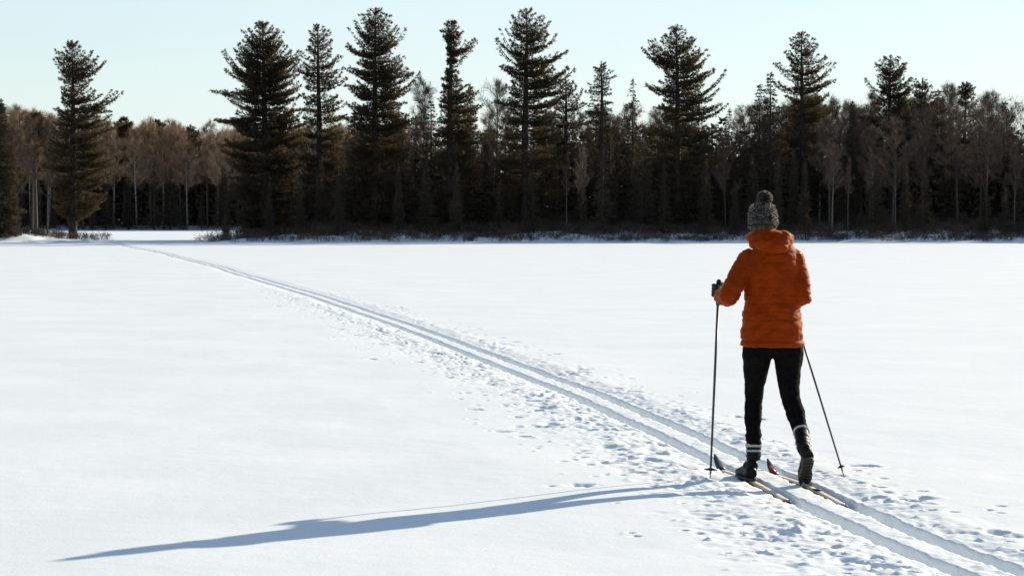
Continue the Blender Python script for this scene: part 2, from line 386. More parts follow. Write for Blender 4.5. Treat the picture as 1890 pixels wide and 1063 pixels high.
def pine_tree(label, x, ytop, yb, Y, env, seed, group='tall pines standing on the shore', step=.46, tuft=.19, nb=8, bare=0.22, dense=1.0, ragged=0.0,
              lean=0.0, name='pine_tree', mat='pine_needles', cat='pine tree', whorl=6, mode='pine'):
    rg = np.random.default_rng(seed); k = Y / F
    X = (x - CX) * k; z0 = gz(X, Y) - .15; zt = CH - (ytop - HY) * k; H = zt - z0
    root = empty(name, (X, Y, z0)); tag(root, label, cat, group)
    tz = np.linspace(0, 1, 14); r0 = 0.018 * H + .06
    wx = lean * tz + .10 * np.sin(tz * 5 + seed) * tz; wy = .1 * np.sin(tz * 4 + seed * 2) * tz
    axis = np.stack([wx, wy, tz * H], 1)
    tr = MB(); tr.tube(axis, r0 * (1 - tz)**.75 + .015, 8)
    E = np.array(env, float); eh = (CH - (E[:, 0] - HY) * k) - z0; order = np.argsort(eh)
    eh, el, er = eh[order], E[order, 1][:] * k, E[order, 2][:] * k
    zb = (CH - (yb - HY) * k) - z0
    zs = []; z = H - .15
    while z > zb: zs.append(z); z -= 1.2 * step * rg.uniform(.6, 1.5) * (1.0 - .15 * min(1, max(0, (H - z) / H - .12) / .35) - .6 * max(0, 1 - (H - z) / (.10 * H)))
    zs += [h for h in eh if h < H - .5 and h > zb]
    P_, D_ = [], []; spk = set(h for h in eh)
    for z in zs:
        u = (H - z) / H
        nbr = max(3, int(whorl * dense * rg.uniform(.8, 1.2) * min(1.2, .82 + 1.1 * max(0, u - .1))))
        az0 = rg.uniform(0, 6.28); azs = [rg.normal(0, .3), np.pi + rg.normal(0, .3)] + [az0 + q * 2 * np.pi / (nbr - 1) + rg.normal(0, .3) for q in range(nbr - 1)]
        zw = z; spike = z in spk
        main = 2
        pk = [False, False]
        if spike:
            i_ = int(np.argmin(abs(eh - z)))
            for w_, ee in ((0, er), (1, el)):
                a0 = ee[max(0, i_ - 1)]; a1 = ee[min(len(ee) - 1, i_ + 1)]; pk[w_] = ee[i_] > .93 * max(a0, a1) or ee[i_] > 1.35 * min(a0, a1)
        if spike and mode == 'pine': azs = [azs[0], azs[1], rg.normal(0, .35), np.pi + rg.normal(0, .35), rg.normal(0, .25), np.pi + rg.normal(0, .25)] + azs[2:]; main = 6
        for q, az in enumerate(azs):
            z = zw + (rg.normal(0, .09) if spike and q < main else rg.normal(0, .3 * step)); z = min(z, H - .1)
            if ragged and rg.random() < ragged: continue
            c = math.cos(az); a = (1 + c) / 2
            L = a * np.interp(z, eh, er) + (1 - a) * np.interp(z, eh, el)
            mean = .5 * (np.interp(z, eh, er) + np.interp(z, eh, el))
            L = L * abs(c) + min(L, mean, 2.6) * (1 - abs(c))
            up_ = 1 - float(sstep(.38, .60, u)) if mode == 'pine' else .3
            L *= (rg.uniform(1.0, 1.06) if spike and q < 2 and pk[q % 2] else rg.uniform(.74, .95) if spike and pk[q % 2] else rg.uniform(.55, .85) if spike else (1 - up_) * rg.uniform(.6, 1.0) + up_ * rg.uniform(.45, .82)) if q < main else rg.uniform(.3, .85 - .15 * up_)
            if L < .12: continue
            if mode == 'pine': ang = math.radians(np.interp(u, [0, .08, .2, .4, .7, 1], [66, 44, 24, 12, 2, -8]) + rg.normal(0, 9))
            else: ang = math.radians(np.interp(u, [0, .1, .4, 1], [45, 5, -15, -22]) + rg.normal(0, 6))
            rise = L * math.tan(ang) * .72
            rise = min(rise, H - z + .4 * L) if mode == 'pine' else rise
            zst = z - rise + rg.normal(0, .05); zst = min(max(zst, .3), H - .02)
            ns = max(4, int(L / .35)); s = np.linspace(0, 1, ns)
            ox = np.interp(zst, tz * H, wx); oy = np.interp(zst, tz * H, wy)
            d2 = np.array([math.cos(az), math.sin(az)]); bend = rg.normal(0, .12)
            rr_ = L * s
            px = ox + rr_ * d2[0] - bend * rr_ * s * d2[1]; py = oy + rr_ * d2[1] + bend * rr_ * s * d2[0]
            zz = zst + (z - zst) * s**2.0 - (.05 * L * np.sin(s * np.pi)) + (.10 * L * np.clip(s - .7, 0, 1) / .3 * (s > .7) * .5)
            pts = np.stack([px, py, zz], 1)
            tr.tube(pts, np.linspace(.012 + .014 * L, .008, ns), 4, cap=False)
            sf = bare if u > .3 else .12
            if mode != 'pine': sf = .08
            m_ = max(3, int(L * (1 - sf) / .15))
            for s_ in np.linspace(sf, 1, m_):
                p = np.array([np.interp(s_, s, pts[:, i]) for i in range(3)])
                lat = (.32 * L * (1 - s_)**.5 + .13) * rg.uniform(.5, 1.1); lat = min(lat, .70)
                if s_ < .35: lat *= .7
                for sg in (-1, 1):
                    nl = max(1, int(lat / .2 * dense))
                    th = az + sg * rg.uniform(.6, 1.2)
                    dd = np.array([math.cos(th), math.sin(th), .18 + .25 * (1 - u)])
                    for q2 in range(nl):
                        f_ = (q2 + rg.uniform(.3, 1)) / nl * lat
                        P_.append(p + dd * f_ + np.array([0, 0, rg.normal(0, .03 + .024 * min(L, 2.5) * (1 - s_)**.4)]))
                        v = dd * .6 + np.array([d2[0] * .6, d2[1] * .6, .22 if mode == 'pine' else -.1]); D_.append(v)
            P_.append(pts[-1]); D_.append(np.array([d2[0], d2[1], .5]))
    for q in range(10): P_.append(axis[-1] - np.array([0, 0, rg.uniform(0, .5)])); D_.append(np.array([rg.normal(0, .3), rg.normal(0, .3), 1]))
    cr = MB(); cr.blades(np.array(P_), norm(np.array(D_)), nb, tuft, tuft * .23, .48, rg)
    tr.build('trunk', M['pine_bark'], root, smooth=True); cr.build('crown', M[mat], root)
    return root

EA = [(80,6,8),(90,20,22),(100,30,40),(113,30,58),(122,28,52),(135,22,28),(150,22,34),(165,22,34),(175,24,92),(185,26,40),(205,32,55),(215,30,75),(232,40,85),(250,42,55),(265,48,66),(285,54,72),(310,55,82),(340,48,76),(365,42,66),(385,32,52),(400,20,30),(412,8,10)]
EB = [(43,8,8),(60,36,34),(80,45,42),(88,60,50),(98,76,66),(112,56,68),(118,60,60),(132,78,60),(145,50,62),(160,48,66),(173,101,68),(184,50,70),(205,52,76),(228,92,76),(245,70,74),(270,92,76),(310,82,72),(360,78,68),(405,58,58),(425,50,50)]
EC = [(49,6,6),(62,18,24),(80,20,28),(95,24,30),(108,40,43),(118,56,28),(135,28,46),(147,30,54),(160,26,36),(180,34,44),(192,30,50),(205,36,40),(220,34,52),(250,40,50),(300,50,50),(380,50,46)]
ED = [(18,8,8),(32,26,26),(45,36,34),(57,46,58),(70,28,42),(82,30,44),(90,60,32),(100,28,34),(112,30,58),(122,36,64),(130,58,74),(141,40,80),(152,34,46),(168,58,68),(182,44,52),(198,48,56),(212,50,60),(223,64,86),(240,44,58),(280,56,62),(340,58,62),(400,48,52)]
EE = [(40,6,6),(50,15,16),(62,17,19),(72,12,14),(79,5,52),(90,5,30),(98,5,10),(115,6,12),(135,8,15),(148,14,20),(160,15,34),(172,17,52),(188,19,42),(200,20,58),(225,26,62),(250,32,72),(300,42,62),(400,42,52)]
EF = [(20,8,8),(35,28,26),(46,34,40),(60,46,44),(68,30,52),(80,62,44),(90,26,30),(102,30,84),(112,24,44),(122,24,50),(130,56,72),(136,40,90),(150,30,74),(165,40,90),(178,36,60),(192,66,72),(205,40,66),(222,50,72),(250,60,80),(300,62,80),(360,60,72),(410,42,52)]
EG = [(117,5,5),(130,13,15),(145,16,24),(158,22,14),(175,32,18),(190,26,24),(205,38,20),(230,32,28),(300,30,30)]
EI = [(50,8,8),(60,22,22),(74,30,34),(80,50,36),(94,62,50),(104,44,56),(118,32,60),(136,28,84),(148,26,66),(161,66,58),(172,30,72),(182,28,76),(200,40,88),(218,36,66),(240,60,80),(300,62,72),(400,50,52)]
EJ = [(62,6,6),(75,20,18),(88,22,34),(100,30,30),(110,30,44),(122,50,58),(132,18,36),(146,20,44),(156,52,66),(166,18,40),(180,28,56),(190,22,50),(202,30,68),(220,36,50),(250,50,60),(350,50,50)]
EK = [(105,14,14),(114,24,26),(122,28,32),(130,16,30),(140,18,26),(150,44,46),(158,22,36),(165,14,50),(172,16,44),(182,22,50),(192,30,36),(220,50,55),(300,50,50)]
EL = [(148,5,6),(160,14,14),(175,18,30),(195,24,28),(230,30,40),(300,35,40)]
EM = [(155,5,5),(165,12,14),(178,18,18),(190,14,24),(210,26,30),(260,30,30)]
EN = [(148,8,8),(158,20,22),(175,28,30),(195,32,34),(230,36,36),(300,36,36)]
GP = 'tall pines standing on the shore'
pine_tree('lone pine on the left headland with one long bough reaching right', 135, 79, 412, 181, EA, 11, step=.42, bare=.2, dense=1.1)
pine_tree('widest pine, dense and broad, at the left end of the main forest', 488, 42, 430, 180, EB, 12, step=.36, dense=1.3)
pine_tree('slim pine with a rounded top and see-through boughs, right behind the broadest pine', 590, 48, 400, 184, EC, 13, step=.5, dense=.85)
pine_tree('tallest pine left of centre, right of the slim round-topped pine', 694, 18, 420, 180, ED, 14, step=.40, dense=1.2)
pine_tree('odd narrow pine with ball-shaped tip and one antler-like branch curving right', 832, 40, 420, 179, EE, 15, step=.36, dense=1.1, bare=.1)
pine_tree('tall pine at the middle of the shore, flat boughs longest on the right', 970, 19, 410, 178, EF, 16, step=.45, dense=1.0)
pine_tree('ragged thin-crowned conifer with drooping tatters of twigs, right of the middle pine', 1109, 117, 320, 181, EG, 17, mat='ragged_needles', ragged=.35, tuft=.18, mode='droop', name='conifer_tree', cat='conifer', step=.42)
pine_tree('full-crowned pine with a heavy right side, standing left above the skier', 1249, 49, 410, 180, EI, 18, step=.42, dense=1.15)
pine_tree('airy pyramid-shaped pine rising behind the forest right above the skier', 1480, 61, 360, 186, EJ, 19, step=.5, dense=.85)
pine_tree('small flat-topped pine poking out of the forest in the right part of the shore', 1642, 105, 320, 188, EK, 20, step=.42)
pine_tree('low bushy pine leaning against the right side of the small flat-topped pine', 1700, 146, 320, 190, EL, 21, step=.4)
pine_tree('little pointed pine, farthest right of the pines above the forest edge', 1779, 154, 300, 192, EM, 22, step=.4)
pine_tree('brown-tinged bushy pine tucked behind the right boughs of the middle pine', 1043, 147, 330, 187, EN, 23, step=.4)
EO = [(184,4,4),(205,10,12),(240,22,26),(280,30,34),(330,36,42),(390,40,48),(440,40,46)]
pine_tree('dark bulky conifer cut by the left edge of the picture, on the headland', -4, 184, 440, 173.5, EO, 41, group=None, step=.24, dense=1.5, mode='droop', mat='spruce_needles', name='conifer_tree', cat='conifer', tuft=.22)
GF = 'far pines above the wood across the bay'
for x, y, Y, sd_, lb in ((230, 219, 396, 31, 'far pine across the bay just right of the lone headland pine'), (291, 224, 398, 32, 'round-topped far pine midway across the bay wood'),
                    (352, 236, 398, 33, 'low far pine at the right end of the bay wood'), (66, 212, 300, 34, 'distant pine left of the lone headland pine')):
    s = 1.0; env = [(y, 5, 5), (y + 10, 14, 13), (y + 25, 20, 22), (y + 40, 16, 20), (y + 70, 24, 22), (y + 130, 24, 24)]
    pine_tree(lb, x, y, y + 130, Y, env, sd_, group=GF, step=1.0, tuft=.5, nb=6, name='pine_tree')

def spruce_mesh(seed, H=12.0, R=1.9, droop=.25, gap=0.0):
    rg = np.random.default_rng(seed); tr = MB(); tr.tube([(0, 0, 0), (.03, 0, H * .5), (0, 0, H)], [.016 * H, .010 * H, .012], 7)
    Pp, D = [], []; z = H - .1
    while z > H * .06:
        u = (H - z) / H; rad = R * (u**.78) * rg.uniform(.75, 1.1) + .06
        n = int(5 + 5 * u)
        for q in range(n):
            if rg.random() < gap: continue
            az = rg.uniform(0, 6.28); L = rad * rg.uniform(.6, 1.12)
            d = np.array([math.cos(az), math.sin(az), 0]); m_ = max(2, int(L / .13))
            for s_ in np.linspace(.12, 1, m_):
                zz = z - droop * L * s_ + droop * 1.1 * L * max(0, s_ - .6)
                lat = .32 * L * (1 - s_) + .05
                for sg in (-1, 1):
                    th = az + sg * .9; o_ = rg.uniform(.1, 1) * lat
                    Pp.append((d[0] * L * s_ + math.cos(th) * o_, d[1] * L * s_ + math.sin(th) * o_, zz - .1 * o_ + rg.normal(0, .03)))
                    D.append((d[0] * .8 + math.cos(th) * .5, d[1] * .8 + math.sin(th) * .5, -.15))
        z -= rg.uniform(.16, .30) * (1 + .4 * u)
    for q in range(6): Pp.append((0, 0, H - .1 * q)); D.append((0, 0, 1))
    cr = MB(); cr.blades(np.array(Pp), norm(np.array(D)), 3, .20, .062, .38, rg)
    a = tr.data('trunk'); a.materials.append(M['pine_bark']); c = cr.data('crown'); c.materials.append(M['spruce_needles'])
    return a, c, H

def bare_mesh(seed, H=12.0, spread=1.0, bark='grey_bark', lo=.35, dense=1.0):
    rg = np.random.default_rng(seed); tr = MB(); cr = MB()
    tz = np.linspace(0, 1, 12); ph = rg.uniform(0, 6)
    ax = np.stack([.25 * np.sin(tz * 3 + ph) * tz * H / 12, .25 * np.cos(tz * 2.4 + ph) * tz, tz * H], 1)
    tr.tube(ax, (.0105 * H) * (1 - tz)**.8 + .012, 7)
    TP, TD = [], []
    nl = int(30 * dense)
    for i in range(nl):
        u = lo + (1 - lo) * (i + rg.uniform(0, 1)) / nl
        p0 = np.array([np.interp(u, tz, ax[:, j]) for j in range(3)]); az = rg.uniform(0, 6.28)
        L = H * .28 * (1.0 - ((u - lo) / (1 - lo))**2 * .7) * rg.uniform(.5, 1.15) * spread
        el = math.radians(rg.uniform(28, 68)); d = np.array([math.cos(az) * math.cos(el), math.sin(az) * math.cos(el), math.sin(el)])
        n = 6; s = np.linspace(0, 1, n)[:, None]
        pts = p0 + d * L * s + np.array([0, 0, .12 * L]) * s**2 + rg.normal(0, .02 * L, (n, 3)) * s
        tr.tube(pts, np.linspace(.010 + .010 * L, .010, n), 4, cap=False)
        for q in range(int(7 * dense) + 2):
            s1 = rg.uniform(.2, 1); p1 = np.array([np.interp(s1, s[:, 0], pts[:, j]) for j in range(3)])
            d1 = norm(d + rg.normal(0, .45, 3) + np.array([0, 0, .25])); L1 = L * rg.uniform(.2, .45)
            p2 = p1 + d1 * L1; mid = (p1 + p2) / 2 + rg.normal(0, .04 * L1, 3)
            cr.tube([p1, mid, p2], [.013, .010, .007], 3, cap=False)
            for q3 in range(9):
                s3 = rg.uniform(.2, 1); TP.append(p1 + d1 * L1 * s3); TD.append(norm(d1 + rg.normal(0, .4, 3) + np.array([0, 0, .2])))
    cr.blades(np.array(TP), np.array(TD), 2, .50, .022, .45, rg)
    a = tr.data('trunk'); a.materials.append(M[bark]); c = cr.data('crown'); c.materials.append(M['twigs'])
    return a, c, H

SPR = [spruce_mesh(101), spruce_mesh(102, R=1.6, droop=.35), spruce_mesh(103, R=2.3, droop=.2), spruce_mesh(104, R=1.25, droop=.3), spruce_mesh(105, R=1.9, gap=.35, droop=.35)]
BAR = [bare_mesh(201), bare_mesh(202, spread=.8, dense=1.2), bare_mesh(203, spread=1.15, dense=1.1), bare_mesh(204, spread=.7, lo=.45), bare_mesh(205, spread=.95, dense=1.3)]
BIR = [bare_mesh(301, spread=.8, bark='birch_bark', lo=.42), bare_mesh(302, spread=.65, bark='birch_bark', lo=.5)]

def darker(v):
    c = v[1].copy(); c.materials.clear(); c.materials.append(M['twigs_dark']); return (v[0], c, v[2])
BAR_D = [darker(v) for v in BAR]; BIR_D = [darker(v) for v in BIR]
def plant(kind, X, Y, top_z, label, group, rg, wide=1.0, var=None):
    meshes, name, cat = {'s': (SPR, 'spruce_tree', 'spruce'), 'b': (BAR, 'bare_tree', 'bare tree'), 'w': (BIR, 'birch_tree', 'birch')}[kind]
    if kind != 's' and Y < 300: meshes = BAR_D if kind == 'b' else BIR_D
    a, c, H = meshes[rg.integers(len(meshes)) if var is None else var]
    z0 = gz(X, Y) - .12; s = (top_z - z0) / H; w = s * wide
    r = empty(name, (X, Y, z0)); r.rotation_euler = (0, 0, rg.uniform(0, 6.28)); r.scale = (w, w, s)
    tag(r, label, cat, group)
    link_mesh('trunk', a, r); link_mesh('crown', c, r); return r

# trees one can single out along the treeline: (kind, px, top y, distance, width, label)
rg = np.random.default_rng(55)
NAMED = [ ('s', 796, 187, 181, 1.2, 1, 'dark pointed spruce just left of the narrow ball-tipped pine'),
 ('s', 868, 160, 183, 1.1, 3, 'spruce hugging the right side of the narrow ball-tipped pine'),
 ('s', 1168, 147, 183, .9, 4, 'slim sparse spire of a spruce between the ragged conifer and the full-crowned pine'),
 ('s', 1421, 137, 183, 1.1, 1, 'pointed spruce left of the airy pyramid-shaped pine'),
 ('s', 1402, 158, 185, 1.1, 0, 'shorter spruce touching the left side of the pointed spruce by the pyramid pine'),
 ('s', 1572, 188, 184, .9, 3, 'narrow spruce top between the pyramid pine and the flat-topped pine'),
 ('s', 1345, 205, 182, 1.0, 2, 'rounded spruce right of the full-crowned pine, above the bobble hat'),
 ('s', 1730, 168, 192, 1.2, 2, 'broad spruce behind the low bushy pine on the right'),
 ('s', 1852, 190, 190, 1.2, 0, 'dark spruce near the right edge of the picture'),
 ('s', 655, 215, 181, 1.3, 2, 'spruce filling the foot of the tallest pine on its left'),
 ('s', 745, 222, 180, 1.2, 0, 'spruce filling the foot of the tallest pine on its right'),
 ('b', 782, 164, 192, .8, 1, 'bare grey tree whose fine twigs show left of the narrow pine'),
 ('b', 915, 166, 190, .9, 0, 'bare pale-twigged tree in the gap between the narrow pine and the middle pine'),
 ('w', 1073, 285, 176.5, .6, 0, 'pale slender birch trunk at the forest edge below the ragged conifer'),
 ('w', 1046, 290, 177, .55, 1, 'thin grey birch at the forest edge just left of the pale birch'),
 ('w', 1611, 290, 177, .6, 0, 'pale birch trunk at the forest edge right of the skier'),
 ('w', 1652, 280, 178, .55, 1, 'shorter birch trunk beside the small sunlit snow patch'),
 ('w', 1872, 270, 178, .6, 0, 'slender birch by the right edge of the picture'),
 ('w', 1565, 300, 176.5, .5, 1, 'thin leaning birch sapling at the shore right of the skier'),
 ('b', 60, 225, 184, .8, 3, 'warm brown bare tree on the headland beside the left edge spruce'),
 ('b', 88, 240, 185, .7, 1, 'thin bare tree on the headland left of the lone pine'),
 ('b', 30, 250, 187, .7, 4, 'bare tree behind the left edge spruce on the headland'),
 ('s', 218, 330, 190, 1.1, 2, 'short dark spruce at the tip of the headland behind the lone pine')]
for k, x, yt, Y, w, v, lb in NAMED:
    if x == 218: continue
    plant(k, (x - CX) * Y / F, Y, CH - (yt - HY) * Y / F, lb, 'treeline trees', rg, w, v)

# the body of the forest: treeline height (photo y) by photo x at the front row
TLX = [380, 430, 470, 560, 640, 700, 780, 850, 910, 940, 1010, 1070, 1120, 1180, 1240, 1320, 1380, 1450, 1530, 1600, 1680, 1740, 1800, 1890, 3000]
TLY = [330, 300, 262, 232, 225, 225, 222, 195, 238, 215, 205, 190, 205, 212, 205, 205, 200, 190, 195, 196, 190, 182, 188, 200, 195]
ZONES = [(540, 'under the widest pine'), (640, 'under the slim round-topped pine'), (760, 'under the tallest pine left of centre'), (900, 'beside the narrow ball-tipped pine'),
         (1030, 'beside the middle pine'), (1200, 'near the ragged conifer'), (1340, 'under the full-crowned pine'), (1430, 'between the full-crowned and pyramid pines'),
         (1560, 'near the pyramid-shaped pine'), (1720, 'near the small flat-topped pine'), (1895, 'towards the right edge of the picture'), (9e9, 'beyond the right edge of the picture')]
ZFAR = [(135, 'left of the lone headland pine'), (255, 'just right of the lone headland pine'), (340, 'at the middle of the inlet'), (430, 'at the right end of the inlet'), (9e9, 'hidden behind the main forest')]
def zone(px, zs): return next(n for lim, n in zs if px < lim)
cnt = {'s': 0, 'b': 0, 'w': 0}
def forest_row(Y0, dx, mix, drop, jit, xr, tall=0):
    X = xr[0]
    while X < xr[1]:
        Xi = X + rg.uniform(-.4, .4) * dx; Yi = Y0 + rg.uniform(-jit, jit); X += dx * rg.uniform(.8, 1.25)
        back = 196 + max(Xi + 24, 0) * 0.92 + 25 * float(sstep(30, 60, np.array(Xi)))
        if Yi > back - 2: continue
        px = CX + Xi * F / Yi; yt = np.interp(px, TLX, TLY) + drop + rg.uniform(-10, 26)
        if px > 1500: mix = [.30, .66, .04]
        kd = rg.choice(['s', 'b', 'w'], p=mix)
        if kd == 's': yt += rg.uniform(0, 45)
        top = CH - (yt - HY) * Yi / F
        if px > 1500 and kd == 's': top -= 1.0
        front = Y0 < 185
        lb = {'s': 'dark spruce', 'b': 'bare brown-twigged tree', 'w': 'bare birch'}[kd] + (', front rows, ' if front else ', back rows, ') + zone(px, ZONES)
        gp = {'s': 'spruces', 'b': 'bare trees', 'w': 'birches'}[kd] + (' in the front rows of the forest' if front else ' in the back rows of the forest')
        plant(kd, Xi, Yi, top, lb, gp, rg, rg.uniform(.8, 1.2)); cnt[kd] += 1
forest_row(175.5, 2.6, [.93, .07, .0], 70, 1.5, (-21, 60))
forest_row(181, 2.2, [.86, .14, .0], 32, 1.8, (-22, 88))
forest_row(188, 2.2, [.50, .45, .05], 12, 2, (-22, 88))
forest_row(194, 2.3, [.50, .45, .05], 4, 2, (-18, 90))
forest_row(200, 2.5, [.55, .45, .0], 0, 2, (-14, 92))
forest_row(207, 2.8, [.60, .40, .0], 0, 2, (-8, 95))
forest_row(216, 3.2, [.60, .40, .0], 0, 3, (0, 100))

# the wood across the bay, about 390 m away
X = -150.0
LX = [-400, 0, 60, 120, 200, 260, 320, 380, 430, 900]; LY = [212, 215, 212, 222, 230, 238, 240, 244, 246, 246]
for Y0, dx, kd, dr, top_s in ((389, 3.2, 's', 0, 1), (391, 4.6, 'w', 0, 0), (393, 3.1, 'b', 0, 0), (398, 3.0, 'b', 0, 0), (404, 3.0, 's', 0, 2), (410, 3.0, 'b', 0, 0), (418, 2.8, 's', 0, 3)):
    X = -135.0
    while X < -18:
        Xi = X + rg.uniform(-.3, .3) * dx; Yi = Y0 + rg.uniform(-1.5, 1.5); X += dx * rg.uniform(.75, 1.3)
        px = CX + Xi * F / Yi; yt = np.interp(px, LX, LY) + rg.uniform(-6, 14)
        if top_s == 1: yt = rg.uniform(300, 372)
        if top_s >= 2: yt += rg.uniform(15, 60)
        if kd == 'w': yt += 15
        nm = {'s': ('dark spruce across the bay', 'spruces across the bay'), 'b': ('bare brown tree across the bay', 'bare trees across the bay'), 'w': ('pale-trunked birch across the bay', 'birches across the bay')}[kd]
        plant(kd, Xi, Yi, CH - (yt - HY) * Yi / F, nm[0] + ', ' + zone(px, ZFAR), nm[1], rg, rg.uniform(.8, 1.2) * (1.15 if kd == 's' else 1)); cnt[kd] += 1

# the dark inside of the woods, where single trees can no longer be told apart
def depths(name, label, n, xr, yr, hmax, size, cond):
    q = np.random.default_rng(88); x = q.uniform(*xr, n); y = q.uniform(*yr, n); ok = cond(x, y); x, y = x[ok], y[ok]
    top = hmax * (.72 + .35 * vnoise(x * .45, y * .45, seed=6) + .2 * vnoise(x * 1.7, y * 1.7, seed=7))
    z = top * q.random(len(x))**.8 + land(x, y)
    d = norm(q.normal(0, 1, (len(x), 3)) * np.array([1, 1, .5]))
    b = MB(); b.blades(np.stack([x, y, z], 1), d, 2, size, size * .42, .5, q)
    o = b.build(name, M['spruce_needles']); tag(o, label, 'woodland', kind='stuff')
depths('forest_understorey', 'dark tangle of young conifers deep inside the main forest', 62000, (-22, 100), (186, 232), 8.2, .75, lambda x, y: y < 194 + np.maximum(x + 24, 0) * .92)
depths('far_woodland', 'dark thicket between the trunks of the wood across the bay', 42000, (-135, -18), (396, 418), 13.5, 1.1, lambda x, y: x < 0)
depths('headland_thicket', 'small dark thicket on the left headland', 2600, (-60, -42), (179, 188), 4.0, .6, lambda x, y: x < 0)

def twig_mass(name, label, n, xr, yr, z0, z1, size, cond, mat='twigs'):
    q = np.random.default_rng(99); x = q.uniform(*xr, n); y = q.uniform(*yr, n); ok = cond(x, y); x, y = x[ok], y[ok]
    top = z1 * (.9 + .13 * vnoise(x * .33, y * .2, seed=16) + .10 * vnoise(x * 1.1, y * 1.1, seed=17))
    z = z0 + (top - z0) * q.random(len(x))**.75 + land(x, y)
    d = norm(q.normal(0, 1, (len(x), 3)) * np.array([.5, .5, .3]) + np.array([0, 0, .8]))
    b = MB(); b.blades(np.stack([x, y, z], 1), d, 5, size, size * .035, .35, q)
    o = b.build(name, M[mat]); tag(o, label, 'woodland', kind='stuff')
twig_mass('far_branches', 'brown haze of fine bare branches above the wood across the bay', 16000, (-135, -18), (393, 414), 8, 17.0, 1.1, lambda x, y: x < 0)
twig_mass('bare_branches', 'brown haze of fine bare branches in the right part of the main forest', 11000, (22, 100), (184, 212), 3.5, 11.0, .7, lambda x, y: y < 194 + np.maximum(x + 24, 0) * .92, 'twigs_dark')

# brush at the foot of the trees: nobody could count it
bm_ = MB(); rb = np.random.default_rng(66); BP, BD = [], []
def brush(n, xa, xb, ya, yb, hs, f=1.0):
    for i in range(n):
        x = rb.uniform(xa, xb); y = rb.uniform(ya, yb)
        if float(land(np.array([x]), np.array([y]))[0]) < .08: continue
        z = gz(x, y) - .03; h = hs * rb.uniform(.4, 1.3)
        for q in range(rb.integers(6, 15)):
            BP.append((x + rb.normal(0, .3), y + rb.normal(0, .3), z)); v = np.array([rb.normal(0, .35), rb.normal(0, .35), 1]) * h; BD.append(v)
brush(850, -24, 50, 168, 175.5, .30); brush(800, -24, 50, 174, 182, .7); brush(500, -24, 50, 180, 190, 1.3); brush(160, -48, -31, 176, 186, .5); brush(30, -24, -18, 176, 190, .8)
brush(250, -115, -30, 387, 392, 1.0)
BP = np.array(BP); BD = np.array(BD); hl = np.linalg.norm(BD, axis=1)
dn = BD / hl[:, None]; sdv = norm(np.cross(dn, rb.normal(0, 1, dn.shape))); w_ = .016
bend = BP + BD * .55 + rb.normal(0, .06, BP.shape); tip = BP + BD + rb.normal(0, .12, BP.shape)
v = np.stack([BP - sdv * w_, BP + sdv * w_, bend + sdv * w_ * .8, bend - sdv * w_ * .8, tip], 1).reshape(-1, 3); i = np.arange(len(BP))[:, None] * 5
bm_.add(v, i + np.array([[3, 2, 4]]), i + np.array([[0, 1, 2, 3]]))
for s0 in (.45, .7):
    bp_ = BP + BD * s0; bm_.blades(bp_, norm(dn + rb.normal(0, .4, dn.shape)), 2, .35, .03, .5, rb)
o = bm_.build('brush', M['brush']); tag(o, 'tangle of low brown brush and dry stalks along the foot of the trees', 'brush', kind='stuff')

# ------------------------------------------------------------------ the skier
YB = 14.15
def PP(x, y, dy=0.0): return P(x, y, YB + dy)
pz = P(1430, 884, YB); person = empty('person', (pz[0], YB, 0)); tag(person, 'skier from behind in orange puffy hooded jacket, black trousers and grey bobble hat', 'person')
ORI = np.array([pz[0], YB, 0.0])

# body: one continuous figure inside the clothes
LF = dict(hip=PP(1400, 645), knee=PP(1392, 738, .10), ank=PP(1392, 842, .05))
RF = dict(hip=PP(1453, 645), knee=PP(1462, 738, -.08), ank=PP(1482, 812, -.25))
LA = dict(sh=PP(1382, 476, .03), el=PP(1346, 548, -.06), wr=PP(1330, 541, .13))
RA = dict(sh=PP(1468, 476, .03), el=PP(1479, 546, -.06), wr=PP(1461, 541, .13))
HEAD = PP(1408, 404, .05)
b_ = MB()
b_.tube([PP(1427, 655), PP(1427, 620), PP(1427, 570, .01), PP(1427, 510, .03), PP(1425, 470, .04), PP(1420, 452, .04)], [.12, .15, .13, .15, .13, .06], 16, ry=[.08, .10, .09, .10, .07, .05])
b_.tube([PP(1420, 462, .04), PP(1412, 430, .05)], .055, 12)
b_.ellipsoid(HEAD, (.074, .092, .108), 20, 14)
b_.ellipsoid(HEAD + np.array([-.005, .096, -.018]), (.012, .018, .022), 10, 8)      # nose
b_.ellipsoid(HEAD + np.array([-.003, .082, -.055]), (.024, .012, .008), 10, 8)      # lips
for s in (-1, 1): b_.ellipsoid(HEAD + np.array([s * .076, -.005, -.02]), (.010, .018, .030), 10, 8)
for d in (LF, RF):
    b_.tube([d['hip'] + (0, 0, .04), (d['hip'] + d['knee']) / 2, d['knee'], (d['knee'] * .6 + d['ank'] * .4), d['ank']], [.075, .060, .045, .044, .030], 12)
for d in (LA, RA):
    b_.tube([d['sh'], (d['sh'] + d['el']) / 2, d['el'], d['wr']], [.050, .042, .036, .024], 12)
    b_.ellipsoid(d['sh'], (.052,) * 3, 12, 8)
    b_.tube([d['wr'], d['wr'] + np.array([0, .05, .0])], .022, 10)
body = remesh('body', b_, .008, M['skin'], person, 3, None, ORI)
for s in (-1, 1):
    e = MB(); e.ellipsoid(HEAD + np.array([s * .030, .080, .005]) - ORI, (.012, .010, .009), 12, 8); e.build('eye', M['eye'], body, True)
hr = MB(); hr.ellipsoid(HEAD + np.array([0, -.022, -.035]) - ORI, (.080, .082, .085), 20, 12); hr.build('hair', M['hair'], body, True)

